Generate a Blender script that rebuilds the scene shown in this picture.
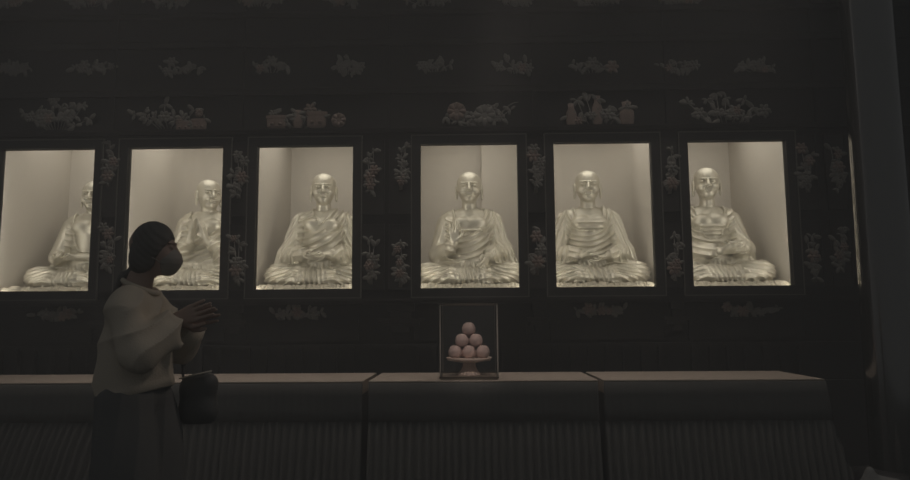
import bpy, bmesh, math, random
import numpy as np
from mathutils import Vector, Matrix

for o in list(bpy.data.objects): bpy.data.objects.remove(o)
S = bpy.context.scene
COL = S.collection

# ---------------------------------------------------------------- camera
def make_camera():
    y, p, r = math.radians(1.2), math.radians(6.36), math.radians(.4)
    fwd = Vector((-math.sin(y)*math.cos(p), math.cos(y)*math.cos(p), math.sin(p)))
    right = Vector((math.cos(y), math.sin(y), 0)); up = right.cross(fwd)
    R = right*math.cos(r) - up*math.sin(r); U = up*math.cos(r) + right*math.sin(r)
    cd = bpy.data.cameras.new('camera'); cd.sensor_width = 36; cd.sensor_fit = 'HORIZONTAL'
    cd.lens = 36*700/910; cd.clip_start = .05; cd.clip_end = 60
    c = bpy.data.objects.new('camera', cd); COL.objects.link(c)
    M = Matrix((R, U, -fwd)).transposed().to_4x4(); M.translation = (0, 0, 1.24)
    c.matrix_world = M; S.camera = c
make_camera()
# ---------------------------------------------------------------- light
W = bpy.data.worlds.new('world'); S.world = W; W.use_nodes = True
W.node_tree.nodes['Background'].inputs[0].default_value = (.99, 1.0, .985, 1)
W.node_tree.nodes['Background'].inputs[1].default_value = .067
S.view_settings.view_transform = 'Standard'; S.view_settings.look = 'None'
S.view_settings.exposure = 0; S.view_settings.gamma = 1; S.view_settings.use_curve_mapping = False

def area(name, loc, rot, sx, sy, power, col, spread=180):
    l = bpy.data.lights.new(name, 'AREA'); l.shape = 'RECTANGLE'; l.size = sx; l.size_y = sy
    l.energy = power; l.color = col; l.spread = math.radians(spread)
    o = bpy.data.objects.new(name, l); o.location = loc; o.rotation_euler = rot; COL.objects.link(o)
    return o
# ceiling strip over the row of altar tables
area('ceiling_strip_light', (-.6, 5.3, 4.9), (0, 0, 0), 6.5, .3, 14.5, (1, .87, .77), 60)
# two unseen spots added to brighten the fruit case and the worshipper's arm
def spot(name, loc, aim, power, deg, col):
    l = bpy.data.lights.new(name, 'SPOT'); l.energy = power; l.spot_size = math.radians(deg); l.spot_blend = .9; l.shadow_soft_size = .12; l.color = col
    o = bpy.data.objects.new(name, l); o.location = loc; COL.objects.link(o)
    o.rotation_euler = (Vector(aim)-Vector(loc)).to_track_quat('-Z', 'Y').to_euler()
spot('added_spotlight', (.25, 1.9, 3.6), (0, 5.2, .97), 220, 9, (1, .86, .78))
spot('added_spotlight', (1.1, 3.7, 3.5), (-1.15, 3.0, 1.15), 28, 22, (1, .84, .72))
# one lamp in the head of every niche
WX = [-3.785, -2.625, -1.46, 0.0, 1.18, 2.36]      # niche centres
NP = [4.2, 5.0, 4.6, 4.6, 4.6, 4.4]
for i, x in enumerate(WX):
    area('niche_lamp', (x, 6.80, 3.28), (math.radians(4), 0, 0), .85, 1.0, NP[i]*1.6, (1, .94, .83))
    for s in (-1, 1):      # light strips up both jambs, shining into the niche
        area('jamb_light_strip', (x+s*.51, 6.19, 2.12), (math.radians(90), 0, math.radians(s*9)), .03, 1.25, NP[i]*.62, (1, .94, .83))
    area('sill_light_strip', (x, 6.19, 1.50), (math.radians(135), 0, 0), .8, .03, NP[i]*.09, (1, .94, .83))

# ---------------------------------------------------------------- materials
MATS = {}
def mat(name, col, rough=.6, metal=0., spec=.3, bump=0., bscale=30., var=0., vscale=6., coat=0., sheen=0.):
    if name in MATS: return MATS[name]
    m = bpy.data.materials.new(name); m.use_nodes = True; nt = m.node_tree; n = nt.nodes
    b = n['Principled BSDF']
    b.inputs['Base Color'].default_value = (*col, 1); b.inputs['Roughness'].default_value = rough
    b.inputs['Metallic'].default_value = metal; b.inputs['Specular IOR Level'].default_value = spec
    b.inputs['Coat Weight'].default_value = coat; b.inputs['Coat Roughness'].default_value = .12
    b.inputs['Sheen Weight'].default_value = sheen
    tc = n.new('ShaderNodeTexCoord')
    if var > 0:
        t = n.new('ShaderNodeTexNoise'); t.inputs['Scale'].default_value = vscale; t.inputs['Detail'].default_value = 4
        nt.links.new(tc.outputs['Object'], t.inputs['Vector'])
        r = n.new('ShaderNodeMapRange'); r.inputs[1].default_value = .3; r.inputs[2].default_value = .7
        r.inputs[3].default_value = 1-var; r.inputs[4].default_value = 1+var
        nt.links.new(t.outputs['Fac'], r.inputs[0])
        mx = n.new('ShaderNodeVectorMath'); mx.operation = 'SCALE'; mx.inputs[0].default_value = col
        nt.links.new(r.outputs[0], mx.inputs['Scale']); nt.links.new(mx.outputs[0], b.inputs['Base Color'])
    if bump > 0:
        t = n.new('ShaderNodeTexNoise'); t.inputs['Scale'].default_value = bscale; t.inputs['Detail'].default_value = 5
        nt.links.new(tc.outputs['Object'], t.inputs['Vector'])
        bp = n.new('ShaderNodeBump'); bp.inputs['Strength'].default_value = bump; bp.inputs['Distance'].default_value = .01
        nt.links.new(t.outputs['Fac'], bp.inputs['Height']); nt.links.new(bp.outputs[0], b.inputs['Normal'])
    MATS[name] = m
    return m
def glass_mat(name, tint, base=.03, rough=.02):
    m = bpy.data.materials.new(name); m.use_nodes = True; nt = m.node_tree; n = nt.nodes
    n.remove(n['Principled BSDF'])
    tr = n.new('ShaderNodeBsdfTransparent'); tr.inputs[0].default_value = (*tint, 1)
    gl = n.new('ShaderNodeBsdfGlossy'); gl.inputs['Roughness'].default_value = rough
    fr = n.new('ShaderNodeFresnel'); fr.inputs[0].default_value = 1.45
    mx = n.new('ShaderNodeMixShader')
    nt.links.new(fr.outputs[0], mx.inputs[0]); nt.links.new(tr.outputs[0], mx.inputs[1]); nt.links.new(gl.outputs[0], mx.inputs[2])
    nt.links.new(mx.outputs[0], n['Material Output'].inputs[0])
    return m
M_WALL = mat('black_lacquer_wood', (.035, .035, .033), .6, spec=.12, var=.2, vscale=3)
M_PANEL = mat('black_lacquer_panel', (.045, .044, .041), .55, spec=.14, var=.2, vscale=4)
M_FRAME = mat('window_frame_wood', (.05, .05, .046), .5, spec=.2)
M_BEAD = mat('worn_gilt_bead', (.20, .19, .165), .4, metal=.3)
M_NICHE = mat('pale_niche_plaster', (.56, .525, .47), .8, spec=.1, var=.035, vscale=1.3)
M_GOLD = mat('aged_gilding', (.58, .55, .465), .40, metal=.5, spec=.5, var=.10, vscale=9, bump=.12, bscale=60)
M_ROCK = mat('gilded_rock', (.42, .385, .31), .5, metal=.3, bump=.5, bscale=40, var=.2, vscale=20)
M_INLAY = mat('grey_relief_inlay', (.225, .217, .195), .55, spec=.3, var=.15, vscale=20)
M_INLAYR = mat('reddish_relief_inlay', (.30, .23, .195), .55, spec=.3, var=.15, vscale=20)
M_FLOOR = mat('dark_stone_floor', (.04, .04, .04), .55, spec=.2, var=.05)
M_TOP = mat('tan_table_cloth', (.50, .43, .36), .6, spec=.25, var=.05, vscale=3)
M_SKIRT = mat('dark_skirt_cloth', (.16, .16, .152), .9, spec=.05, var=.05, vscale=5)
M_PILLAR = mat('lacquered_pillar', (.035, .035, .033), .13, spec=1, bump=.10, bscale=2.2, coat=1)
M_GLASS = glass_mat('niche_glass', (.985, .985, .98))
M_ACR = glass_mat('acrylic', (.965, .96, .95))
M_EYE = mat('painted_eye_white', (.85, .82, .74), .3, spec=.5)
M_DARKM = mat('dark_bronze', (.16, .13, .10), .4, metal=.4)
M_STAND = mat('pinkish_porcelain', (.74, .60, .53), .35, spec=.5)
M_FRUIT = mat('pink_peach_skin', (.58, .45, .42), .55, spec=.3, var=.12, vscale=14)
M_SKIN = mat('skin', (.50, .37, .31), .55, spec=.3)
M_HAIR = mat('black_hair', (.19, .18, .165), .5, spec=.2, bump=.1, bscale=80)
M_MASK = mat('grey_face_mask', (.42, .385, .345), .8, spec=.1)
M_KNIT = mat('cream_knit', (.66, .59, .49), .95, spec=.05, bump=.25, bscale=140)
M_TROUS = mat('dark_trouser_cloth', (.20, .20, .197), .9, spec=.05)
M_BAG = mat('black_bag_leather', (.14, .14, .137), .45, spec=.3)
M_STRAP = mat('pale_strap', (.75, .70, .62), .5)
M_SHOE = mat('dark_shoe', (.12, .12, .12), .6)
M_CUSH = mat('pale_cushion_cloth', (.30, .30, .29), .9, spec=.05)

M_PILLAR.node_tree.nodes['Principled BSDF'].inputs['IOR'].default_value = 1.9
# ---------------------------------------------------------------- object helpers
def link(name, me, m, parent=None, loc=(0, 0, 0), rot=(0, 0, 0)):
    o = bpy.data.objects.new(name, me); COL.objects.link(o)
    if m: me.materials.append(m)
    o.location = loc; o.rotation_euler = rot
    if parent: o.parent = parent
    return o
def obj(name, bm, m, parent=None, loc=(0, 0, 0), rot=(0, 0, 0), smooth=False, bevel=0):
    if bevel:
        bmesh.ops.bevel(bm, geom=bm.edges[:], offset=bevel, segments=2, affect='EDGES', profile=.6)
    me = bpy.data.meshes.new(name); bm.normal_update(); bm.to_mesh(me); bm.free()
    if smooth:
        for p in me.polygons: p.use_smooth = True
    return link(name, me, m, parent, loc, rot)
def thing(name, label, cat, loc=(0, 0, 0), rotz=0, group=None):
    o = bpy.data.objects.new(name, None); COL.objects.link(o); o.empty_display_size = .1
    o.location = loc; o.rotation_euler = (0, 0, rotz)
    return tag(o, label, cat, group)
def tag(o, label, cat, group=None):
    o['label'] = label; o['category'] = cat
    if group: o['group'] = group
    return o
def struct(o): o['kind'] = 'structure'; return o
def box(bm, x0, x1, y0, y1, z0, z1):
    vs = [bm.verts.new((x, y, z)) for x in (x0, x1) for y in (y0, y1) for z in (z0, z1)]
    for f in ((0, 1, 3, 2), (4, 6, 7, 5), (0, 4, 5, 1), (2, 3, 7, 6), (0, 2, 6, 4), (1, 5, 7, 3)):
        bm.faces.new([vs[i] for i in f])
def ring(bm, x0, x1, z0, z1, w, y0, y1, sides='LRTB'):
    if 'L' in sides: box(bm, x0-w, x0, y0, y1, z0-w, z1+w)
    if 'R' in sides: box(bm, x1, x1+w, y0, y1, z0-w, z1+w)
    if 'T' in sides: box(bm, x0, x1, y0, y1, z1, z1+w)
    if 'B' in sides: box(bm, x0, x1, y0, y1, z0-w, z0)
def lathe(bm, prof, n=32, c=(0, 0, 0), sx=1, sy=1, flute=0, nf=12):
    rows = []
    for r, z in prof:
        row = []
        for i in range(n):
            a = 2*math.pi*i/n; rr = r*(1+flute*math.cos(nf*a))
            row.append(bm.verts.new((c[0]+rr*math.cos(a)*sx, c[1]+rr*math.sin(a)*sy, c[2]+z)))
        rows.append(row)
    for a, b in zip(rows, rows[1:]):
        for i in range(n): bm.faces.new((a[i], a[(i+1) % n], b[(i+1) % n], b[i]))
    bm.faces.new(rows[0][::-1]); bm.faces.new(rows[-1])
def tube(bm, pts, r, n=6, r1=None, sy=1):
    pts = [Vector(p) for p in pts]; rows = []; N = len(pts)
    for i, p in enumerate(pts):
        t = (pts[min(i+1, N-1)]-pts[max(i-1, 0)]).normalized()
        u = t.cross(Vector((0, 1, .01))).normalized(); v = t.cross(u)
        rr = r+((r1 if r1 is not None else r)-r)*i/(N-1)
        rows.append([bm.verts.new(p+u*math.cos(2*math.pi*k/n)*rr+v*math.sin(2*math.pi*k/n)*rr*sy) for k in range(n)])
    for a, b in zip(rows, rows[1:]):
        for k in range(n): bm.faces.new((a[k], a[(k+1) % n], b[(k+1) % n], b[k]))
    bm.faces.new(rows[0][::-1]); bm.faces.new(rows[-1])
def blob(bm, c, r, ang=0, seg=8, rings=5):
    """ellipsoid turned by ang about the y axis"""
    ca, sa = math.cos(ang), math.sin(ang)
    def P(x, y, z): return (c[0]+x*ca-z*sa, c[1]+y, c[2]+x*sa+z*ca)
    top = bm.verts.new(P(r[0], 0, 0)); bot = bm.verts.new(P(-r[0], 0, 0)); rows = []
    for j in range(1, rings):
        th = math.pi*j/rings
        rows.append([bm.verts.new(P(r[0]*math.cos(th), r[1]*math.sin(th)*math.sin(2*math.pi*k/seg), r[2]*math.sin(th)*math.cos(2*math.pi*k/seg))) for k in range(seg)])
    for k in range(seg):
        bm.faces.new((top, rows[0][k], rows[0][(k+1) % seg])); bm.faces.new((bot, rows[-1][(k+1) % seg], rows[-1][k]))
    for a, b in zip(rows, rows[1:]):
        for k in range(seg): bm.faces.new((a[k], b[k], b[(k+1) % seg], a[(k+1) % seg]))

# ---------------------------------------------------------------- sculpting by distance fields
class Vol:
    def __init__(s, lo, hi, h):
        s.lo = np.array(lo, np.float32); s.h = h
        s.n = [int((hi[i]-lo[i])/h)+2 for i in range(3)]
        s.D = np.full(s.n, .12, np.float32)
        s.ax = [s.lo[i]+h*np.arange(s.n[i], dtype=np.float32) for i in range(3)]
    def sub(s, lo, hi, m=.06):
        sl = []
        for i in range(3):
            a = max(0, int((lo[i]-m-s.lo[i])/s.h)); b = min(s.n[i], int((hi[i]+m-s.lo[i])/s.h)+2)
            sl.append(slice(a, max(b, a+1)))
        g = (s.ax[0][sl[0]][:, None, None], s.ax[1][sl[1]][None, :, None], s.ax[2][sl[2]][None, None, :])
        return tuple(sl), g
    def full(s): return s.ax[0][:, None, None], s.ax[1][None, :, None], s.ax[2][None, None, :]
    def put(s, sl, d, k, op='add'):
        a = s.D[sl]
        if op == 'add':
            if k > 0:
                hh = np.maximum(k-np.abs(a-d), 0)/k; s.D[sl] = np.minimum(a, d)-hh*hh*k*.25
            else: s.D[sl] = np.minimum(a, d)
        else:
            d = -d
            if k > 0:
                hh = np.maximum(k-np.abs(a-d), 0)/k; s.D[sl] = np.maximum(a, d)+hh*hh*k*.25
            else: s.D[sl] = np.maximum(a, d)
    def cap(s, a, b, ra, rb=None, k=.02, op='add'):
        rb = ra if rb is None else rb
        a = np.array(a, float); b = np.array(b, float); R = max(ra, rb)
        sl, (X, Y, Z) = s.sub(np.minimum(a, b)-R, np.maximum(a, b)+R)
        v = b-a; L = max((v*v).sum(), 1e-9)
        t = np.clip(((X-a[0])*v[0]+(Y-a[1])*v[1]+(Z-a[2])*v[2])/L, 0, 1)
        d = np.sqrt((X-a[0]-t*v[0])**2+(Y-a[1]-t*v[1])**2+(Z-a[2]-t*v[2])**2)-(ra+(rb-ra)*t)
        s.put(sl, d, k, op)
    def ell(s, c, r, k=.02, op='add', M=None):
        c = np.array(c, float); R = max(r) if M is not None else None
        lo, hi = (c-R, c+R) if R else (c-np.array(r), c+np.array(r))
        sl, (X, Y, Z) = s.sub(lo, hi)
        X = X-c[0]; Y = Y-c[1]; Z = Z-c[2]
        if M is not None:   # columns of M: local axes
            X, Y, Z = (M[0][j]*X+M[1][j]*Y+M[2][j]*Z for j in range(3))
        k0 = np.sqrt((X/r[0])**2+(Y/r[1])**2+(Z/r[2])**2); k1 = np.sqrt((X/r[0]**2)**2+(Y/r[1]**2)**2+(Z/r[2]**2)**2)
        s.put(sl, k0*(k0-1)/np.maximum(k1, 1e-4), k, op)
    def mesh(s, name):
        D = s.D; D[0] = D[-1] = .1; D[:, 0] = D[:, -1] = .1; D[:, :, 0] = D[:, :, -1] = .1
        ins = D < 0; nx, ny, nz = D.shape
        cnt = np.zeros((nx-1, ny-1, nz-1), np.int8)
        for dx in (0, 1):
            for dy in (0, 1):
                for dz in (0, 1): cnt += ins[dx:nx-1+dx, dy:ny-1+dy, dz:nz-1+dz]
        idx = np.argwhere((cnt > 0) & (cnt < 8))
        ids = np.full(cnt.shape, -1, np.int32); ids[idx[:, 0], idx[:, 1], idx[:, 2]] = np.arange(len(idx))
        acc = np.zeros((len(idx), 3)); num = np.zeros(len(idx))
        cor = [(a, b, c) for a in (0, 1) for b in (0, 1) for c in (0, 1)]
        val = {c: D[idx[:, 0]+c[0], idx[:, 1]+c[1], idx[:, 2]+c[2]] for c in cor}
        for a in cor:
            for ax in range(3):
                if a[ax]: continue
                b = list(a); b[ax] = 1; b = tuple(b); va, vb = val[a], val[b]
                m = (va < 0) != (vb < 0); t = np.where(m, va/np.where(m, va-vb, 1), 0)
                p = np.tile(np.array(a, float), (len(idx), 1)); p[:, ax] += t
                acc += p*m[:, None]; num += m
        V = (idx+acc/num[:, None])*s.h+s.lo
        F = []
        for ax in range(3):
            o1, o2 = [(1, 2), (2, 0), (0, 1)][ax]
            A = [slice(None)]*3; B = [slice(None)]*3; A[ax] = slice(0, -1); B[ax] = slice(1, None)
            ia, ib = ins[tuple(A)], ins[tuple(B)]
            for sgn in (0, 1):
                e = np.argwhere((ia & ~ib) if sgn else (~ia & ib))
                if not len(e): continue
                def q(u, v):
                    c = e.copy(); c[:, o1] -= u; c[:, o2] -= v
                    return ids[c[:, 0], c[:, 1], c[:, 2]]
                f = np.stack([q(1, 1), q(0, 1), q(0, 0), q(1, 0)], 1)
                F.append(f if sgn else f[:, ::-1])
        F = np.concatenate(F); F = F[(F >= 0).all(1)]
        me = bpy.data.meshes.new(name)
        me.vertices.add(len(V)); me.vertices.foreach_set('co', V.astype(np.float32).ravel())
        me.loops.add(F.size); me.loops.foreach_set('vertex_index', F.ravel().astype(np.int32))
        me.polygons.add(len(F)); me.polygons.foreach_set('loop_start', np.arange(0, F.size, 4, dtype=np.int32))
        me.polygons.foreach_set('loop_total', np.full(len(F), 4, np.int32))
        me.update(calc_edges=True); me.validate()
        me.polygons.foreach_set('use_smooth', np.ones(len(me.polygons), bool))
        return me

def nrm(v): v = np.array(v, float); return v/np.linalg.norm(v)
def hand(V, w, d, n, s=1., side=1, curl=.25, spread=.10, k=.006):
    """w wrist, d pointing direction, n palm normal (side the fingers curl to), side: thumb side along cross(d,n)*side"""
    d = nrm(d); n = np.array(n, float); n = nrm(n-d*(n@d)); t = np.cross(d, n)*side
    w = np.array(w, float)
    for i, (u, L) in enumerate(((.032, .070), (.011, .078), (-.011, .073), (-.031, .058))):
        kn = w+d*(.088-.004*abs(i-1))*s+t*u*s
        V.cap(w+t*u*.55*s, kn, .014*s, .0115*s, k=.012*s)
        p = kn; dd = nrm(d+t*(spread*(1.4-i)))
        for j, f in enumerate((.45, .32, .23)):
            dd = nrm(dd+n*curl*(.8+.5*j)); q = p+dd*L*f*1.15*s
            V.cap(p, q, (.0095-.001*j)*s, (.0088-.001*j)*s, k=.003*s); p = q
    b = w+d*.022*s+t*.022*s; m = b+nrm(d*.75+t*.75+n*.3)*.045*s; e = m+nrm(d+t*.25+n*.2)*.032*s; g = e+d*.024*s
    V.cap(b, m, .016*s, .012*s, k=.01*s); V.cap(m, e, .0115*s, .010*s, k=.004*s); V.cap(e, g, .010*s, .008*s, k=.003*s)
def Rz(a): c, s_ = math.cos(a), math.sin(a); return np.array([[c, -s_, 0], [s_, c, 0], [0, 0, 1]])

# ================================================================ STRUCTURE
hz = bpy.data.materials.new('black_lift_haze'); hz.use_nodes = True; _n = hz.node_tree.nodes; _n.remove(_n['Principled BSDF'])  # scattering volume added to lift the blacks evenly, not smoke
_v = _n.new('ShaderNodeVolumeScatter'); _v.inputs['Color'].default_value = (1, 1, .99, 1); _v.inputs['Density'].default_value = .052
hz.node_tree.links.new(_v.outputs[0], _n['Material Output'].inputs['Volume'])
WY = 6.10            # face of the panelled wall
WW, ZB, ZT = .43, 1.50, 2.78
bm = bmesh.new(); box(bm, -8, 8, -2, 9, -.1, 0); struct(obj('floor', bm, M_FLOOR))
# wall with six openings
bm = bmesh.new()
box(bm, -8, 8, WY, WY+.06, 0, ZB); box(bm, -8, 8, WY, WY+.06, ZT, 5.6)
ed = [-8]+[v for x in WX for v in (x-WW, x+WW)]+[8]
for a, b in zip(ed[0::2], ed[1::2]): box(bm, a, b, WY, WY+.06, ZB, ZT)
struct(obj('wall_back', bm, M_WALL))
# niches: five-sided shells with thickness
for i, x in enumerate(WX):
    a, b, y0, y1, z0, z1 = x-.57, x+.57, WY+.06, (7.42, 7.78, 7.78, 7.78, 7.78, 7.78)[i], 1.48, 3.34; t = .015
    def board(name, *d):
        bm = bmesh.new(); box(bm, *d); struct(obj(name, bm, M_NICHE))
    board('wall_left', a, a+t, y0, y1, z0, z1); board('wall_right', b-t, b, y0, y1, z0, z1); board('wall_rear', a+t, b-t, y1-t, y1, z0, z1)
    board('floor', a+t, b-t, y0, y1-t, z0-.02, z0+.01); board('ceiling', a+t, b-t, y0, y1-t, z1-t, z1)
    if i in (1, 4):                                            # coved rear corners
        for q in (-1, 1):
            bm = bmesh.new(); rc = .42; xc, yc = x+q*(.57-t-rc), y1-t-rc; prev = None
            for k in range(17):
                an = math.pi/2*k/16; px_, py_ = xc+q*rc*math.cos(an), yc+rc*math.sin(an)
                cur = (bm.verts.new((px_, py_, z0+.01)), bm.verts.new((px_, py_, z1-t)), bm.verts.new((x+q*(.57-t), y1-t, z0+.01)), bm.verts.new((x+q*(.57-t), y1-t, z1-t)))
                if prev: bm.faces.new((prev[0], cur[0], cur[1], prev[1]))
                prev = cur
            struct(obj('wall_cove', bm, M_NICHE, smooth=True))
    if i == 3: board('wall_rear', x+.14, b-t, y1-.13, y1-t, z0, z1-t)        # boarded step at the right of the back
    if i == 5: board('wall_rear', a+t, a+.28, y1-.05, y1-t, z0, z1-t)
# window frames
for i, x in enumerate(WX):
    w = thing('window_%d' % (i+1), 'x', 'window', (x, WY, ZB)); struct(w); del w['label']; del w['category']
    bm = bmesh.new(); ring(bm, -WW, WW, 0, ZT-ZB, .075, -.018, .0); obj('frame', bm, M_FRAME, w)
    bm = bmesh.new(); ring(bm, -WW-.075, WW+.075, -.075, ZT-ZB+.075, .009, -.026, -.0); obj('bead', bm, M_BEAD, w)
    bm = bmesh.new(); box(bm, -WW, WW, .02, .026, 0, ZT-ZB); obj('glass', bm, M_GLASS, w)

bm = bmesh.new(); box(bm, -7.9, 7.9, -1.9, WY-.001, .001, 5.5)
_h = obj('black_lift_haze', bm, hz); _h['kind'] = 'stuff'; _h['label'] = 'thin grey haze added throughout the dark hall to lift its blacks'; _h['category'] = 'haze'
# narrow raised panels between the windows, header rails, lower cabinet front
tn = [0]
def trim(fn, m, bevel=0):
    tn[0] += 1; bm = bmesh.new(); fn(bm); return struct(obj('trim_%d' % tn[0], bm, m, bevel=bevel))
PANX = [(-3.215, .075), (-2.045, .075), (-.855, .10), (-.605, .10), (.59, .07), (1.77, .07), (2.96, .08), (3.21, .08)]
for x, hw in PANX:
    def f(bm):
        for z0, z1 in ((1.50, 2.06), (2.16, 2.82)):
            box(bm, x-hw, x+hw, WY-.012, WY, z0, z1); ring(bm, x-hw, x+hw, z0, z1, .008, WY-.022, WY)
    trim(f, M_PANEL)
for z, h_, d in ((2.90, .03, .05), (3.27, .05, .04), (3.72, .05, .04), (3.99, .03, .05), (4.35, .06, .06)):
    trim(lambda bm: (box(bm, -7, 7, WY-d, WY, z-h_/2, z+h_/2), box(bm, -7, 7, WY-d-.015, WY, z+h_/2, z+h_/2+.012)), M_PANEL)
for xa in (-4.4, -3.215, -2.045, -.73, .59, 1.77, 3.08):
    trim(lambda bm: box(bm, xa-.02, xa+.02, WY-.03, WY, 2.92, 4.3), M_WALL)
# sill ledge and cabinet front below
trim(lambda bm: (box(bm, -7, 7, WY-.06, WY, 1.365, 1.415), box(bm, -7, 7, WY-.08, WY, 1.395, 1.415)), M_PANEL)
def low(bm):
    for i, x in enumerate(WX):
        box(bm, x-.48, x+.48, WY-.02, WY, 1.06, 1.22); ring(bm, x-.48, x+.48, 1.06, 1.22, .012, WY-.035, WY)
        for k in range(7): box(bm, x-.48+.15*k, x-.44+.15*k, WY-.05, WY, .70, 1.0)
    box(bm, -7, 7, WY-.03, WY, .98, 1.02); box(bm, -7, 7, WY-.06, WY, 0, .7)
trim(low, M_WALL)
# stepped brackets under the wide and the narrow pilasters
for x, hw in ((-.60, .16), (-3.215, .09), (-2.045, .09), (.59, .08), (1.77, .08)):
    def f(bm):
        for k, (ww, z0, z1) in enumerate(((hw*.75, 1.30, 1.365), (hw*.55, 1.24, 1.30), (hw*1.25, 1.205, 1.24), (hw*1.0, 1.17, 1.205), (hw*.5, 1.12, 1.17))):
            box(bm, x-ww, x+ww, WY-.06+.006*k, WY, z0, z1)
    trim(f, M_PANEL, .004)

# ---------------------------------------------------------------- lacquered pillar
pil = thing('round_pillar', 'tall dark glossy round pillar at the right, streaked with reflected window light', 'pillar', (2.878, 4.9, 0))
bm = bmesh.new(); lathe(bm, [(.182, .22), (.179, 1.0), (.173, 2.5), (.169, 4.0), (.167, 5.4)], 96); obj('shaft', bm, M_PILLAR, pil, smooth=True)
bm = bmesh.new(); lathe(bm, [(.25, 0), (.27, .04), (.28, .10), (.27, .17), (.21, .21), (.184, .22)], 64); obj('stone_base', bm, M_FLOOR, pil, smooth=True)
for o in pil.children:
    if o.name.startswith('shaft'):
        m_ = o.modifiers.new('e', 'EDGE_SPLIT'); m_.split_angle = math.radians(60)

# ================================================================ RELIEF ORNAMENTS
def relief(name, label, cat, x, z, w, h, seed, kind='spray', group='carved reliefs', dens=1., y=WY-.012, red=.35, extra=()):
    rg = random.Random(seed)
    t = thing(name, label, cat, (x, y, z-h/2), 0, group)
    st = bmesh.new(); lv = bmesh.new(); bl = []
    base = (0, -.004, h*.12)
    n = int((7 if kind != 'column' else 6)*dens)
    tips = []
    for k in range(n):
        if kind == 'column':
            s = k/(n-1)*2-1; p1 = (w*.38*rg.choice((-1, 1))*rg.random(), -.008, h*(.15+.82*(k+1)/n)); p0 = (w*.1*s, -.004, h*.04)
        else:
            u = (k+.5)/n*2-1; p1 = (u*w*.5, -.008, h*(.35+.6*rg.random()*(1-.5*abs(u)))); p0 = (u*w*.15, -.004, h*.08)
        mid = ((p0[0]+p1[0])/2+rg.uniform(-.1, .1)*w*.3, -.010, (p0[2]+p1[2])/2+rg.uniform(-.06, .1)*h)
        tube(st, [p0, mid, p1], .006, 5, .0035); tips += [(mid, .7), (p1, 1)]
    for (p, s) in tips:
        for q in range(int(4*dens)):
            a = rg.uniform(0, 2*math.pi); L = (.034 if kind != 'column' else .030)*rg.uniform(.6, 1.35)
            c = (p[0]+math.cos(a)*L*1.1, -.008-rg.random()*.005, min(h, max(0, p[2]+math.sin(a)*L*.9)))
            blob(lv, c, (L, .007, L*.5), a, 6, 4)
    obj('stems', st, M_INLAY, t, smooth=True); obj('leaves', lv, M_INLAY, t, smooth=True)
    nb = 3 if kind == 'column' else 3+int(dens)
    for k in range(nb):
        p, _ = rg.choice(tips); b = bmesh.new(); R = .024*rg.uniform(.8, 1.5)
        for j in range(6):
            a = j*math.pi/3; blob(b, (p[0]+math.cos(a)*R, -.016, p[2]+math.sin(a)*R), (R*.75, .007, R*.55), a, 6, 4)
        blob(b, (p[0], -.020, p[2]), (R*.5, .007, R*.5), 0, 6, 4)
        obj('blossom', b, M_INLAYR if rg.random() < red else M_INLAY, t, smooth=True)
    for e in extra:
        b = bmesh.new(); kind_, ex, ez, er, eh = e
        if kind_ == 'vase':
            lathe(b, [(er*.6, 0), (er*.75, eh*.05), (er*.95, eh*.4), (er*.9, eh*.65), (er*.5, eh*.82), (er*.62, eh), ], 20, (ex, -.004, ez), 1, .3)
            obj('vase', b, M_INLAYR, t, smooth=True)
        elif kind_ == 'pot':
            lathe(b, [(er*.7, 0), (er*.95, eh*.15), (er, eh*.75), (er*1.08, eh*.8), (er*1.08, eh)], 20, (ex, -.004, ez), 1, .25)
            for s in (-1, 1): blob(b, (ex+s*er*.4, -.004-er*.22, ez+eh*.35), (er*.2, .012, eh*.12))
            obj('pot', b, M_INLAYR, t)
        elif kind_ == 'disc':
            blob(b, (ex, -.01, ez), (er, .014, er), 0, 14, 8)
            for j in range(8):
                a = j*math.pi/4; blob(b, (ex+math.cos(a)*er*.6, -.018, ez+math.sin(a)*er*.6), (er*.42, .012, er*.3), a, 8, 5)
            obj('rosette', b, M_INLAYR if eh else M_INLAY, t, smooth=True)
        elif kind_ == 'tail':
            pts = [(ex+er*math.sin(s*1.5), -.008, ez+eh*(1-math.cos(s*1.5))) for s in (0, .25, .5, .75, 1)]
            pts = [(ex+er*s, -.008, ez+eh*math.sin(s*1.6)) for s in (0, .2, .4, .6, .8, 1)]
            tube(b, pts, .008, 6, .003); obj('curved_leaf', b, M_INLAY, t, smooth=True)
    return t
HW = ['first', 'second', 'third', 'fourth', 'fifth', 'sixth']
R1 = [(-3.715, 3.09, .66, .33, 'bushy carved relief of leaves above the window at far left', 1.5, ()),
      (-2.69, 3.08, .72, .31, 'carved relief of foliage with a reddish planter above the second window from left', 1.2, (('pot', .13, .0, .07, .09), ('pot', .27, .0, .07, .11), ('disc', .27, .16, .035, 1))),
      (-1.53, 3.065, .56, .30, 'carved relief of pots and a round rosette above the third window from left', .8, (('pot', -.19, .02, .09, .12), ('vase', .0, .02, .05, .17), ('pot', .17, .02, .09, .15), ('disc', .37, .09, .066, 1))),
      (.085, 3.04, .66, .32, 'carved relief of two big blossoms and curling leaf above the middle window', 1.2, (('disc', -.19, .19, .085, 1), ('disc', .06, .15, .10, 0), ('tail', .18, .14, .18, .13))),
      (1.145, 3.06, .62, .40, 'carved relief of three upright reddish vases above the fifth window', 1.0, (('vase', -.23, .03, .05, .24), ('vase', .0, .03, .05, .31), ('vase', .26, .03, .07, .25))),
      (2.28, 3.05, .74, .40, 'loose carved relief of scattered leaf sprigs above the sixth window', 1.4, (('disc', .03, .16, .05, 0),))]
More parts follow.
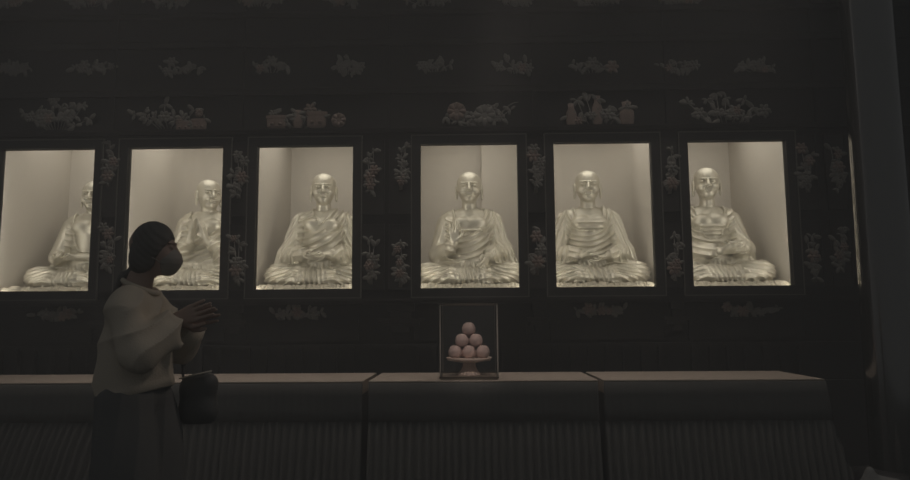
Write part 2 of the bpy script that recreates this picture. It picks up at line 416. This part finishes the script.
for k, (x, z, w, h, lab, dn, ex) in enumerate(R1):
    relief('carved_relief', lab, 'carving', x, z, w, h, 10+k, dens=dn, group='large carved reliefs over the windows', extra=ex)
R2 = [(-4.109, 'at the far left edge', .3, .12), (-3.402, 'over the far left window', .42, .09), (-2.598, 'above the reddish planter carving', .44, .16), (-1.781, 'slightly left of the pots and rosette carving', .38, .13),
      (-1.077, 'above the wide gap between third and fourth windows', .26, .17), (-.295, 'above the left edge of the middle window', .32, .12), (.438, 'above the right edge of the middle window', .40, .16),
      (1.113, 'directly above the three vase carving', .44, .14), (1.865, 'between the fifth and sixth windows', .38, .15), (2.56, 'at the right end of its row', .34, .13)]
for k, (x, lab, w, h) in enumerate(R2):
    relief('carved_sprig', 'small carved sprig, middle frieze, '+lab, 'carving', x, 3.54-.02*k/2, w, h, 30+k, dens=.75, group='small carved sprigs in the middle frieze')
R3 = [(-4.194, 'leftmost of the row'), (-3.47, 'over the far left window'), (-2.759, 'over the second window'), (-1.904, 'left of the third window centre'), (-1.137, 'over the wide wall gap'),
      (-.365, 'over the middle window, left side'), (.43, 'over the middle window, right side'), (1.193, 'over the fifth window'), (1.935, 'rightmost of the row')]
for k, (x, lab) in enumerate(R3):
    relief('carved_sprig', 'carved sprig cut by the top edge of view, '+lab, 'carving', x, 4.14-.011*k+.05, .44, .17, 50+k, dens=.9, group='carved sprigs in the top frieze')
SC = [(-3.215, 2.62, 'upper', 'between the two leftmost windows'), (-3.19, 1.86, 'lower', 'between the two leftmost windows'), (-2.04, 2.50, 'upper', 'between the second and third windows'), (-2.035, 1.75, 'lower', 'between the second and third windows'),
      (-.86, 2.52, 'upper', 'just right of the third window'), (-.607, 2.56, 'upper', 'just left of the middle window'), (-.865, 1.73, 'lower', 'just right of the third window'), (-.606, 1.70, 'lower', 'just left of the middle window'),
      (.585, 2.52, 'upper', 'between the middle and fifth windows'), (.58, 1.80, 'lower', 'between the middle and fifth windows'), (1.755, 2.50, 'upper', 'between the fifth and sixth windows'), (1.765, 1.74, 'lower', 'between the fifth and sixth windows'),
      (2.955, 2.50, 'upper', 'just right of the sixth window'), (2.96, 1.72, 'lower', 'just right of the sixth window'), (3.2, 2.50, 'upper', 'beside the glossy pillar'), (3.2, 1.80, 'lower', 'beside the glossy pillar')]
for k, (x, z, ul, lab) in enumerate(SC):
    relief('carved_flower_panel', ul+' narrow upright carved flower spray '+lab, 'carving', x, z, .13, .42, 70+k, kind='column', dens=1.05, y=WY-.014, red=.7, group='upright carved sprays between the windows')
for k, (x, lab, w) in enumerate(((-3.62, 'below the far left window', .45), (-1.50, 'below the third window', .50), (1.12, 'below the fifth window', .50), (2.42, 'below the sixth window', .55))):
    relief('carved_apron', 'low carved flower band under the sill ledge '+lab, 'carving', x, 1.30, w, .10, 90+k, dens=.8, y=WY-.004, red=.6, group='carved aprons under the sill')

# ================================================================ STATUES
def folds(ph): return 1-np.abs(np.sin(ph))**.7
def sm(x, a, b): t = np.clip((x-a)/(b-a), 0, 1); return t*t*(3-2*t)
def make_statue(x, cfg, label):
    t = thing('seated_statue', label, 'statue', (x, 6.9, 1.492), 0, 'gilded seated statues in the wall niches')
    yaw = math.radians(cfg.get('yaw', 0)); sd = cfg['seed']; kw = cfg.get('knee', .42)-.04
    # ---- body: head, neck, chest, hands
    V = Vol((-.42, -.47, .16), (.42, .22, 1.26), .0046)
    V.ell((0, .04, .49), (.215, .15, .38), k=.03)
    V.cap((-.17, .04, .715), (.17, .04, .715), .085, k=.06)
    for s in (-1, 1): V.ell((s*.085, -.075, .67), (.09, .045, .06), k=.04)
    V.cap((0, .05, .72), (0, .04, .96), .072, .060, k=.008)
    for z in (.845, .872): V.cap((-.015, .012, z), (.015, .012, z), .058, k=.006)
    R = Rz(-yaw); hc = np.array((0, .01, 0.))
    HS = np.array((1.10, 1.06, .97))*cfg.get('hs', 1); H0 = np.array((0, 0, 1.17))
    def H(p): return R@((np.array(p, float)-H0)*HS+H0+np.array((0, -.01, .03+cfg.get('dz', 0))))+hc
    def E(c, r, k=.012, op='add'): V.ell(H(c), np.array(r)*HS, k, op, M=R)
    E((0, .02, 1.055), (.110, .128, .120), .004); E((0, -.020, .965), (.098, .105, .118), .04)
    E((0, -.070, .878), (.050, .045, .038), .025)                      # chin
    for s in (-1, 1):
        E((s*.052, -.085, .945), (.038, .040, .034), .02)             # cheek
        E((s*.043, -.135, 1.012), (.028, .020, .016), .012, 'sub')    # socket
        E((s*.043, -.110, 1.008), (.025, .022, .015), .003)           # lid
        V.cap(H((s*.016, -.128, 1.036)), H((s*.075, -.105, 1.040)), .011, .007, k=.006)
        E((s*.113, .015, .985), (.016, .034, .058), .006); E((s*.116, .005, .915), (.014, .018, .040), .006)
        E((s*.019, -.140, .962), (.012, .014, .011), .008)
    V.cap(H((0, -.122, 1.03)), H((0, -.152, .964)), .011, .018, k=.008)
    E((0, -.135, .920), (.042, .022, .009), .004, 'sub')
    V.cap(H((-.028, -.124, .931)), H((.028, -.124, .931)), .010, k=.004); V.cap(H((-.022, -.122, .908)), H((.022, -.122, .908)), .011, k=.004)
    for s in (-1, 1):
        bm = bmesh.new(); c = H((s*.043, -.113, 1.008)); lathe(bm, [(.001, -.0125), (.012, -.009), (.019, -.004), (.021, 0), (.019, .004), (.012, .009), (.001, .0125)], 16, (0, 0, 0), 1, .9)
        e = obj('eye', bm, M_EYE, t, loc=tuple(c), rot=(0, 0, -yaw), smooth=True)
        bm = bmesh.new(); blob(bm, (0, -.0165, 0), (.0065, .004, .0065), 0, 10, 6); obj('pupil', bm, M_DARKM, e, smooth=True)
    # chest girdle
    if cfg.get('sash'):
        for z in cfg['sash']:
            sl, (X, Y, Z) = V.sub((-.14, -.3, z-.03), (.14, .1, z+.03), 0)
            V.D[sl] -= .016*np.exp(-((Z-z)/.011)**2)*sm(.14-np.abs(X), 0, .02)*(Y < 0)
    arms = cfg['arms']
    for s, (el, wr, hd, hn) in zip((-1, 1), arms):
        V.cap((s*.235, .05, .685), el, .075, .062, k=.03); V.cap(el, wr, .06, .036, k=.02)
        hand(V, np.array(wr)+nrm(hd)*.01, hd, hn, 1.25, cfg.get('side', (1, 1))[0 if s < 0 else 1], cfg.get('curl', .2))
    body = link('body', V.mesh('statue_body'), M_GOLD, t)
    # ---- robe
    V = Vol((-.62, -.62, .02), (.62, .42, .88), .0058)
    V.ell((0, .05, .46), (.212, .170, .42), k=.03)
    V.cap((-.175, .05, .72), (.175, .05, .72), .098, k=.07)
    for s, (el, wr, hd, hn) in zip((-1, 1), arms):
        el = np.array(el); wr = np.array(wr)
        V.cap((s*.235, .05, .690), el, .088, .088, k=.022)
        V.cap(el, el+(wr-el)*.80, .086, .060, k=.022)
        if cfg['sleeve'][0 if s < 0 else 1]:
            L = cfg['sleeve'][0 if s < 0 else 1]
            V.cap(el+np.array((s*.02, 0, -.02)), el+np.array((s*L, .0, -.24)), .085, .075, k=.06)
            V.cap(el+(wr-el)*.6+np.array((0, .02, 0)), el+(wr-el)*.55+np.array((0, .05, -.12)), .065, .06, k=.05)
    V.cap((0, .08, .2), (0, .10, .2), .27, k=.05)
    for s in (-1, 1):
        V.cap((s*.12, .02, .17), (s*kw, -.22, .155), .12, .110, k=.06)
        V.cap((s*kw, -.22, .145), (-s*.10, -.36+.05*s, .12), .105, .080, k=.05)
    V.ell((0, -.30, .10), (kw+.03, .20, .07), k=.05); V.ell((0, -.05, .08), (kw+.06, .38, .06), k=.04)
    X, Y, Z = V.full()
    wob = .5*np.sin(9*X+sd)+.5*np.sin(11*Z+2*sd)+.4*np.sin(13*Y)
    A = cfg.get('amp', .014)*1.45
    # torso folds: arcs about a point near one shoulder
    cx, cz = cfg.get('arc', (-.12, .85))
    rr = np.sqrt((X-cx)**2+(Z-cz)**2)
    tor = sm(Z, .27, .33)*(np.abs(X) < .24)
    V.D -= A*folds(rr*cfg.get('freq', 58)+wob)*tor*sm(rr, .12, .2)
    # sleeve folds: run down the arm and fan outwards
    sl_m = sm(np.abs(X), .20, .26)*sm(Z, .24, .32)
    sa = cfg.get('samp', (1, 1)); am = np.where(X < 0, sa[0], sa[1])
    V.D -= A*am*folds((np.abs(X)*1.0+Z*.35+.3*Y)*60+wob*1.5)*sl_m
    # lap: folds wrap over the shins, hang in a fan at the middle
    lap = 1-sm(Z, .24, .31)
    cen = np.exp(-(X/.13)**2)
    V.D -= A*lap*((1-cen)*folds((Z*1.1+.32*np.abs(np.abs(X)-.2)+.25*Y)*62+wob*1.2)+cen*folds(X*75+wob*.6+Z*14))
    V.D += .010*np.exp(-((Z-.085)/.012)**2)*(Y < .1)                    # hem line above the base
    # neck opening
    V.cap((0, .02, .79), (0, .0, 1.05), .105, .13, k=.01, op='sub')
    nv, nw = cfg['neck']            # bottom of the opening, half width at the top
    w = np.clip((Z-nv)/(.82-nv), 0, 1)**cfg.get('npow', .6)*nw
    edge = np.abs(X-cfg.get('nx', 0)*(1-(Z-nv)*2))-w
    fr = (Y < .03)*(Z > nv-.03)
    V.D -= .013*np.exp(-((edge-.012)/.013)**2)*fr*(Z > nv-.01)
    V.D = np.where((Y < .03) & (Z > nv), np.maximum(V.D, -edge), V.D).astype(np.float32)
    link('robe', V.mesh('statue_robe'), M_GOLD, t)
    # ---- rocky base
    rg = random.Random(sd); bm = bmesh.new(); nx, ny = 70, 34
    def hgt(u, v): return .055+.008*math.sin(u*17+sd)*math.sin(v*23+sd)+.007*math.sin(u*61+v*29+sd*3*math.sin(u*23))+rg.uniform(-.005, .005)
    g = [[None]*(ny+1) for _ in range(nx+1)]
    for a in range(nx+1):
        for b in range(ny+1):
            u = a/nx*1.0-.50; v = b/ny*1.0-.60
            z = hgt(u, v)-(.03 if b in (0, ny) or a in (0, nx) else 0)
            g[a][b] = bm.verts.new((u, v, z))
    for a in range(nx):
        for b in range(ny): bm.faces.new((g[a][b], g[a+1][b], g[a+1][b+1], g[a][b+1]))
    rim = [g[a][0] for a in range(nx+1)]+[g[nx][b] for b in range(1, ny+1)]+[g[a][ny] for a in range(nx-1, -1, -1)]+[g[0][b] for b in range(ny-1, 0, -1)]
    low_ = [bm.verts.new((v.co.x, v.co.y, .002)) for v in rim]; n = len(rim)
    for i in range(n): bm.faces.new((rim[i], low_[i], low_[(i+1) % n], rim[(i+1) % n]))
    bm.faces.new(low_)
    obj('rock_base', bm, M_ROCK, t)
    return t
UP = (0, -.15, 1)
CF = [
 dict(seed=1.3, yaw=-8, dz=-.05, hs=.95, knee=.42, arms=[((-.32, -.02, .37), (-.20, -.27, .34), (.8, -.5, 0), (0, .3, .8)), ((.32, -.02, .37), (.14, -.28, .34), (-.9, -.3, 0), (0, .3, .8))], sleeve=(0, .06), neck=(.42, .17), npow=.3, samp=(.12, .2), amp=.010, freq=50),
 dict(seed=2.1, yaw=-38, dz=-.05, hs=.95, knee=.42, arms=[((-.28, -.03, .38), (-.07, -.27, .50), (.25, -.1, 1), (1, 0, 0)), ((.30, -.03, .38), (.10, -.27, .50), (-.25, -.1, 1), (-1, 0, 0))], sleeve=(.03, .08), neck=(.56, .16), npow=.35, arc=(-.25, .96), side=(1, -1), curl=.05, samp=(.12, .5)),
 dict(seed=3.7, yaw=-8, knee=.42, arms=[((-.31, -.05, .38), (-.10, -.30, .36), (.8, -.5, -.2), (0, .4, .8)), ((.32, -.02, .38), (.12, -.30, .36), (-.9, -.4, -.2), (0, .4, .8))], sleeve=(.12, .06), neck=(.67, .085), npow=1.0, arc=(-.28, 1.0), amp=.018, freq=52),
 dict(seed=4.4, yaw=0, knee=.44, arms=[((-.31, -.03, .36), (-.15, -.25, .45), (.05, -.1, 1), (0, -1, .1)), ((.31, 0, .40), (.17, -.28, .33), (-.2, -.5, -.5), (-.8, .3, 0))], sleeve=(0, .13), neck=(.575, .15), npow=.3, arc=(-.14, .86), samp=(.12, 1), amp=.016, sash=(.60,), side=(1, -1)),
 dict(seed=5.2, yaw=6, knee=.44, arms=[((-.33, -.04, .37), (-.12, -.29, .33), (.9, -.4, -.2), (0, .4, .8)), ((.31, 0, .39), (.13, -.28, .33), (-.6, -.5, -.3), (0, .4, .8))], sleeve=(.03, .12), neck=(.585, .135), npow=.25, arc=(-.05, .82), sash=(.61, .665), amp=.015),
 dict(seed=6.8, yaw=12, dz=.015, knee=.44, arms=[((-.30, -.05, .38), (.0, -.31, .36), (1, -.1, .05), (0, .5, .6)), ((.31, -.02, .40), (.20, -.29, .38), (-.9, -.3, .1), (0, .6, .5))], sleeve=(.03, .06), neck=(.50, .14), npow=.25, arc=(.05, .9), sash=(.54, .58, .62), amp=.012, samp=(.5, .7)),
]
SL = ['gilded seated statue cut off by its frame, hands folded in lap, in the leftmost window',
      'gilded seated statue turned to the left with hands joined at chest, behind the woman',
      'gilded seated statue in closed diagonal robe, in the third window from left',
      'gilded seated statue with raised right hand, behind the glass case of fruit',
      'gilded seated statue with bare chest and wide sash, in the fifth window from left',
      'gilded seated statue with clasped hands in the rightmost window']
for x, c, l in zip(WX, CF, SL): make_statue(x, c, l)

# ================================================================ TABLES
TB = [(-3.96, -2.375, 'leftmost altar table, pale top, partly hidden by the woman'), (-2.355, -.765, 'altar table with pale top and dark skirt just right of the woman'),
      (-.725, .895, 'altar table with dark pleated skirt holding the glass fruit case'), (.93, 2.47, 'rightmost altar table, its skirt flaring beside the pillar')]
def make_table(x0, x1, label, k):
    y0, y1, H = 5.02, 5.78, .80; cx, cy = (x0+x1)/2, (y0+y1)/2; hx, hy = (x1-x0)/2, (y1-y0)/2
    t = thing('altar_table', label, 'table', (cx, cy, 0), 0, 'row of skirted altar tables')
    bm = bmesh.new(); box(bm, -hx, hx, -hy, hy, H-.012, H)
    obj('tabletop', bm, M_TOP, t, bevel=.005)
    for s in (-1, 1):                                                      # pale cloth hanging at both ends
        bm = bmesh.new(); xx = sorted((s*hx, s*(hx-.006))); box(bm, xx[0], xx[1], -hy+.0, hy, H-.09, H-.012)
        obj('end_flap', bm, M_TOP, t)
    def loop(z, off, amp, rg, lo=0.):
        pts = []; step = .011
        def side(a, b, nrm_):
            L = (Vector(b)-Vector(a)).length; n = int(L/step)
            for i in range(n):
                u = i/n; p = Vector(a).lerp(Vector(b), u); s_ = u*L
                w = math.sin(s_*2*math.pi/.055+1.1*math.sin(s_*7+rg)+.7*math.sin(s_*17+2*rg))
                pts.append((p.x+nrm_[0]*(amp*w), p.y+nrm_[1]*(amp*w), z))
        X, Y = hx+off*lo, hy+off
        XL = XR = hx
        if k == 0: XL += off
        if k == 3: XR += off
        XL -= 0 if k == 0 else .004; XR -= 0 if k == 3 else .004
        side((-XL, -Y, 0), (XR, -Y, 0), (0, -1)); side((XR, -Y, 0), (XR, Y, 0), (1 if k == 3 else .15, 0))
        side((XR, Y, 0), (-XL, Y, 0), (0, .3)); side((-XL, Y, 0), (-XL, -Y, 0), (-1 if k == 0 else -.15, 0))
        return pts
    def skin(name, rows):
        bm = bmesh.new(); vr = [[bm.verts.new(p) for p in r] for r in rows]; n = len(vr[0])
        for a, b in zip(vr, vr[1:]):
            for i in range(n): bm.faces.new((a[i], b[i], b[(i+1) % n], a[(i+1) % n]))
        obj(name, bm, M_SKIRT, t, smooth=True)
    skin('valance', [loop(H-.013, .0, 0, k), loop(H-.02, .006, 0, k), loop(H-.10, .014, .0005, k), loop(H-.20, .022, .0015, k), loop(H-.275, .03, .002, k), loop(H-.275, .018, .002, k)])
    # pleated skirt hangs under the valance
    skin('pleated_skirt', [loop(H-.26, .012, .004, k), loop(H-.32, .03, .009, k), loop(H-.45, .06, .013, k), loop(H-.6, .09, .017, k), loop(.015, .13, .021, k)])
    for sx in (-1, 1):
        for sy in (-1, 1):
            bm = bmesh.new(); a, b = sx*(hx-.06), sy*(hy-.06); box(bm, a-.02, a+.02, b-.02, b+.02, 0, H-.014)
            obj('leg', bm, M_FRAME, t)
for k, (a, b, l) in enumerate(TB): make_table(a, b, l, k)

# ================================================================ FRUIT CASE
CXc, CYc = -.012, 5.27
t = thing('display_case', 'clear square glass case with dark rims standing on the altar table', 'display case', (CXc, CYc, .80))
hw = .205; hh = .545
bm = bmesh.new(); box(bm, -hw, hw, -hw, hw, .001, .018); obj('base_plate', bm, mat('tan_case_floor', (.40, .34, .28), .6), t, bevel=.003)
def pane(name, m, *d):
    bm = bmesh.new(); box(bm, *d); obj(name, bm, m, t)
M_EDGE = mat('pale_acrylic_edge', (.42, .38, .33), .4)
for q in (-1, 1):
    pane('glass_pane', M_ACR, q*hw-.003, q*hw+.003, -hw, hw, .018, hh); pane('glass_pane', M_ACR, -hw+.004, hw-.004, q*hw-.003, q*hw+.003, .018, hh)
    for v in (-1, 1): pane('corner_strip', M_EDGE, q*hw-.005, q*hw+.005, v*hw-.005, v*hw+.005, .03, hh-.012)
pane('glass_lid', M_ACR, -hw, hw, -hw, hw, hh, hh+.005)
for z, th, nm in ((.012, .012, 'bottom_rim'), (hh-.012, .010, 'top_rim')):
    bm = bmesh.new(); o1, i1 = hw+.006, hw-.006
    def lp(r, zz): return [bm.verts.new((a_*r, b_*r, zz)) for a_, b_ in ((-1, -1), (1, -1), (1, 1), (-1, 1))]
    A, B, C_, D_ = lp(o1, z), lp(o1, z+th), lp(i1, z+th), lp(i1, z)
    for P, Q in ((A, B), (B, C_), (C_, D_), (D_, A)):
        for i in range(4): bm.faces.new((P[i], P[(i+1) % 4], Q[(i+1) % 4], Q[i]))
    obj(nm, bm, M_DARKM, t)
st = thing('pedestal_stand', 'pinkish footed cake stand with fluted foot inside the glass case', 'stand', (CXc, CYc, .819))
bm = bmesh.new(); lathe(bm, [(.002, .115), (.06, .110), (.150, .115), (.168, .130), (.172, .131), (.158, .108), (.09, .098), (.045, .09), (.03, .09)][::-1], 48); obj('plate', bm, M_STAND, st, smooth=True)
bm = bmesh.new(); lathe(bm, [(.085, 0), (.082, .008), (.060, .035), (.046, .065), (.045, .094)], 72, flute=.05, nf=18); obj('foot', bm, M_STAND, st, smooth=True)
bm = bmesh.new()
lathe(bm, [(.001, .049), (.006, .0495), (.012, .052), (.022, .050), (.037, .038), (.0485, .010), (.050, -.004), (.046, -.024), (.032, -.041), (.014, -.0495), (.002, -.0505)][::-1], 28)
for v in bm.verts:
    if v.co.y < 0 and abs(v.co.x) < .012: v.co.y *= .965
for v in bm.verts: v.co.z *= .93; v.co.x *= 1.03; v.co.y *= 1.03
me = bpy.data.meshes.new('round_fruit'); bm.normal_update(); bm.to_mesh(me); bm.free(); me.materials.append(M_FRUIT)
for p in me.polygons: p.use_smooth = True
d = .103; z0 = .819+.118+.053; fr = []
sn = math.sin(math.pi/3)
for k, lab in enumerate(('leftmost pink peach in the front bottom row of the pile', 'middle pink peach in the front bottom row of the pile', 'rightmost pink peach in the front bottom row of the pile')):
    fr.append(((k-1)*d, -d*sn*.67, 0, lab))
for k, lab in enumerate(('pink peach at bottom of the pile, second row, left', 'pink peach at bottom of the pile, second row, right')): fr.append(((k-.5)*d, d*sn*.33, 0, lab))
fr.append((0, d*sn*1.33, 0, 'pink peach at the very back of the bottom layer'))
hgt_ = d*math.sqrt(2/3)
for k, lab in enumerate(('left front pink peach in the second layer of the pile', 'right front pink peach in the second layer of the pile')): fr.append(((k-.5)*d, -d*sn*.33, hgt_, lab))
fr.append((0, d*sn*.67, hgt_, 'rear pink peach in the second layer of the pile'))
fr.append((0, 0, 2*hgt_, 'single pink peach crowning the pile on the cake stand'))
for i, (x, y, z, lab) in enumerate(fr):
    o = bpy.data.objects.new('peach', me); COL.objects.link(o); o.location = (CXc+x, CYc+y, z0+z)
    o.rotation_euler = (.1*math.sin(i*3), .1*math.cos(i*5), i*1.3); tag(o, lab, 'fruit', 'peaches piled on the stand')

# ================================================================ WOMAN
wm = thing('person', 'person in cream sweater and face mask, hands pressed together in prayer, standing left', 'person', (-1.42, 3.0, 0))
ox, oy = -1.42, 3.0
# local frame = world minus (ox,oy); she faces +x, her right side is towards -y
V = Vol((-.30, -.36, 0), (.42, .36, 1.70), .0042)
tw = math.radians(8)   # head turned a little towards the niches
R = Rz(tw); hc = np.array((.050, 0, 1.548))
def HP(p): return R@np.array(p, float)+hc
def E(c, r, k=.01, op='add'): V.ell(HP(c), r, k, op, M=R)
E((-.012, 0, .020), (.092, .072, .088)); E((.025, 0, -.035), (.062, .056, .080), .03); E((.060, 0, -.090), (.028, .028, .022), .02)
for s in (-1, 1):
    E((.045, s*.036, -.030), (.030, .022, .028), .02); E((.094, s*.030, .004), (.014, .018, .013), .008, 'sub')
    E((.075, s*.029, .003), (.013, .014, .010), .003); V.cap(HP((.087, s*.012, .022)), HP((.072, s*.050, .022)), .006, .004, k=.008)
    E((-.005, s*.074, -.008), (.018, .007, .031), .008)
V.cap(HP((.082, 0, .012)), HP((.104, 0, -.026)), .007, .010, k=.010)
for z in (-.052, -.064): V.cap(HP((.078, -.016, z)), HP((.078, .016, z)), .006, k=.005)
V.cap((.02, 0, 1.50), (-.035, 0, 1.33), .050, .060, k=.03)
V.ell((-.025, 0, 1.24), (.09, .14, .14), k=.05); V.ell((-.045, 0, 1.06), (.09, .125, .15), k=.05); V.ell((-.04, 0, .93), (.10, .15, .12), k=.05)
shR, elR, wrR = (-.005, -.140, 1.285), (.090, -.200, 1.115), (.165, -.055, 1.235)
shL, elL, wrL = (.0, .145, 1.29), (.085, .200, 1.13), (.175, .045, 1.235)
for sh, el, wr in ((shR, elR, wrR), (shL, elL, wrL)):
    V.cap(sh, el, .048, .038, k=.03); V.cap(el, wr, .038, .024, k=.015)
HD = (.93, 0, .36)
hand(V, np.array(wrR)+np.array((0.0, .03, .005)), HD, (0, 1, 0), .95, -1, .04, .05, k=.005)
hand(V, np.array(wrL)+np.array((-.005, -.022, .0)), (.97, 0, .22), (0, -1, 0), .95, 1, .04, .05, k=.005)
for s, fx in ((-1, -.02), (1, .05)):
    V.cap((-.03, s*.085, .90), (fx-.01, s*.10, .50), .085, .055, k=.03); V.cap((fx-.01, s*.10, .50), (fx-.03, s*.105, .09), .052, .036, k=.01)
    V.cap((fx-.05, s*.105, .035), (fx+.13, s*.12, .028), .034, .026, k=.02)
link('body', V.mesh('person_body'), M_SKIN, wm)
# hair
V = Vol((-.16, -.14, 1.30), (.20, .14, 1.70), .0042)
E((-.006, 0, .024), (.090, .082, .097), 0)
E((-.050, 0, -.045), (.052, .072, .080), .02)
for q in (-1, 1): E((-.028, q*.055, -.045), (.050, .030, .060), .02)
E((.0, -.066, .0), (.042, .022, .045), .015); E((.0, .066, .0), (.042, .022, .045), .015)
E((.115, 0, -.055), (.075, .12, .105), .012, 'sub')
V.cap(HP((-.080, -.005, -.095)), HP((-.118, -.01, -.122)), .020, .020, k=.015); V.cap(HP((-.118, -.01, -.122)), HP((-.155, -.012, -.195)), .021, .010, k=.01)
X, Y, Z = V.full(); V.D += .0008*np.sin(200*Z+190*X+np.sin(40*Y)*2)
link('hair', V.mesh('person_hair'), M_HAIR, wm)
# mask
V = Vol((.02, -.10, 1.42), (.22, .10, 1.60), .0035)
E((.058, 0, -.052), (.062, .058, .052), 0); E((.082, 0, -.036), (.022, .028, .028), .02); E((.060, 0, -.090), (.035, .036, .028), .02)
E((.0, 0, -.05), (.045, .10, .10), .004, 'sub')
X, Y, Z = V.full(); V.D += .0004*np.sin(300*Z)
mk = link('face_mask', V.mesh('person_mask'), M_MASK, wm)
bm = bmesh.new()
for z in (-.015, -.075): tube(bm, [tuple(HP((.055, -.052, z))), tuple(HP((.03, -.070, z*.7))), tuple(HP((-.008, -.082, -.010+z*.3)))], .0022, 6)
obj('ear_loop', bm, M_MASK, mk, smooth=True)
# sweater
V = Vol((-.32, -.40, .84), (.36, .40, 1.48), .0055)
V.ell((-.020, 0, 1.13), (.115, .17, .24), k=.05); V.cap((-.01, -.09, 1.325), (-.005, .09, 1.325), .056, k=.06)
V.ell((.0, 0, 1.00), (.132, .175, .24), k=.06); V.cap((-.04, -.04, .99), (-.04, .04, .99), .095, k=.06); V.cap((-.02, -.06, 1.29), (-.02, .06, 1.29), .075, k=.05)
for sh, el, wr in ((shR, elR, wrR), (shL, elL, wrL)):
    sh = np.array(sh); el = np.array(el); wr = np.array(wr)
    V.cap(sh, el, .060, .068, k=.04); V.cap(el, el+(wr-el)*.86, .072, .048, k=.03)
    V.cap(el+np.array((.02, .0, -.01)), el+(wr-el)*.6+np.array((.025, 0, -.02)), .062, .060, k=.03)
X, Y, Z = V.full()
wob = np.sin(11*X+3)+np.sin(13*Z)+np.sin(9*Y)
sleeve = sm(X, .02, .08)*sm(Z, 1.0, 1.06)
V.D -= .020*folds((X*.95-Z*.45+Y*.3)*26+wob*1.6)*sleeve + .011*folds((X*.75-Z*.35)*22+wob*1.5)*(1-sleeve)*(1-sm(Z, 1.30, 1.36))
hem = Z-(.955+.20*np.clip(-X-.02, -.2, 1)*-1.0)      # hem drops a little at the back
hem = Z-(.925+.26*np.clip(X, -.3, .2))
V.D -= .006*np.exp(-((hem-.02)/.018)**2)
V.D = np.maximum(V.D, -hem).astype(np.float32)
V.cap((.0, 0, 1.40), (.01, 0, 1.55), .062, .10, k=.015, op='sub')
link('sweater', V.mesh('person_sweater'), M_KNIT, wm)
# collar
bm = bmesh.new(); pts = []
n = 40; rows = []
for i in range(n):
    a = 2*math.pi*i/n; c = Vector((-.002+.070*math.cos(a), .078*math.sin(a), 1.385-.030*math.cos(a)))
    o_ = Vector((math.cos(a), math.sin(a), 0)); rows.append([bm.verts.new(c+o_*.011*math.cos(b)+Vector((0, 0, .013*math.sin(b)))) for b in [2*math.pi*j/8 for j in range(8)]])
for i in range(n):
    for j in range(8): bm.faces.new((rows[i][j], rows[(i+1) % n][j], rows[(i+1) % n][(j+1) % 8], rows[i][(j+1) % 8]))
obj('collar', bm, M_KNIT, wm, smooth=True)
# wide trousers
V = Vol((-.34, -.34, .05), (.34, .34, 1.05), .0065)
V.ell((-.01, 0, .93), (.115, .17, .10), k=.05)
for s, fx in ((-1, .01), (1, .04)):
    V.cap((-.015, s*.085, .90), (fx, s*.10, .50), .10, .105, k=.05); V.cap((fx, s*.10, .50), (fx+.0, s*.11, .17), .105, .12, k=.03)
    V.ell((fx, s*.10, .55), (.12, .11, .40), k=.05)
X, Y, Z = V.full(); an = np.arctan2(Y-.1*np.sign(Y), X)
V.D -= .012*folds(an*4+np.sin(Z*5))*(1-sm(Z, .75, .95)*.6)
V.D = np.maximum(V.D, .085-Z).astype(np.float32)
link('trousers', V.mesh('person_trousers'), M_TROUS, wm)
for s, fx in ((-1, -.02), (1, .05)):
    V = Vol((fx-.12, s*.11-.08, 0), (fx+.20, s*.11+.08, .12), .005)
    V.cap((fx-.05, s*.105, .040), (fx+.13, s*.12, .034), .043, .034, k=.02); V.ell((fx-.04, s*.105, .06), (.045, .04, .045), k=.02)
    V.D = np.maximum(V.D, .006-V.full()[2]).astype(np.float32)
    link('shoe', V.mesh('person_shoe'), M_SHOE, wm)
# shoulder bag held at her front
bg = thing('handbag', 'black handbag with a pale strip along its top, hanging in front of the person', 'bag', (-1.225, 3.18, .775))
V = Vol((-.12, -.07, 0), (.12, .07, .24), .005)
V.ell((0, 0, .10), (.080, .055, .11), k=.02); V.cap((-.035, 0, .17), (.04, 0, .185), .042, k=.05); V.cap((-.035, 0, .05), (.04, 0, .05), .042, k=.05)
link('pouch', V.mesh('bag_pouch'), M_BAG, bg)
bm = bmesh.new(); tube(bm, [(-.075, -.036, .205), (0, -.042, .222), (.070, -.036, .238)], .004, 6); obj('top_strip', bm, M_STRAP, bg, smooth=True)
bm = bmesh.new(); tube(bm, [(-.07, 0, .17), (-.10, .05, .30), (-.115, .06, .40), (-.10, .03, .42)], .006, 8); obj('strap', bm, M_BAG, bg, smooth=True)

# small pale object at the bottom right corner
t = thing('kneeling_cushion', 'pale grey cushion peaking into the bottom right corner of the picture', 'cushion', (2.27, 4.0, 0))
V = Vol((-.34, -.26, 0), (.34, .26, .46), .01)
V.ell((0, 0, .18), (.20, .18, .16), k=.05); V.ell((.0, 0, .10), (.24, .20, .11), k=.05); V.ell((-.09, 0, .33), (.035, .05, .085), k=.06); V.ell((-.02, 0, .29), (.12, .12, .06), k=.05)
X, Y, Z = V.full(); V.D = np.maximum(V.D+.004*np.sin(X*40)*np.sin(Y*40), .01-Z).astype(np.float32)
link('padding', V.mesh('cushion'), M_CUSH, t)
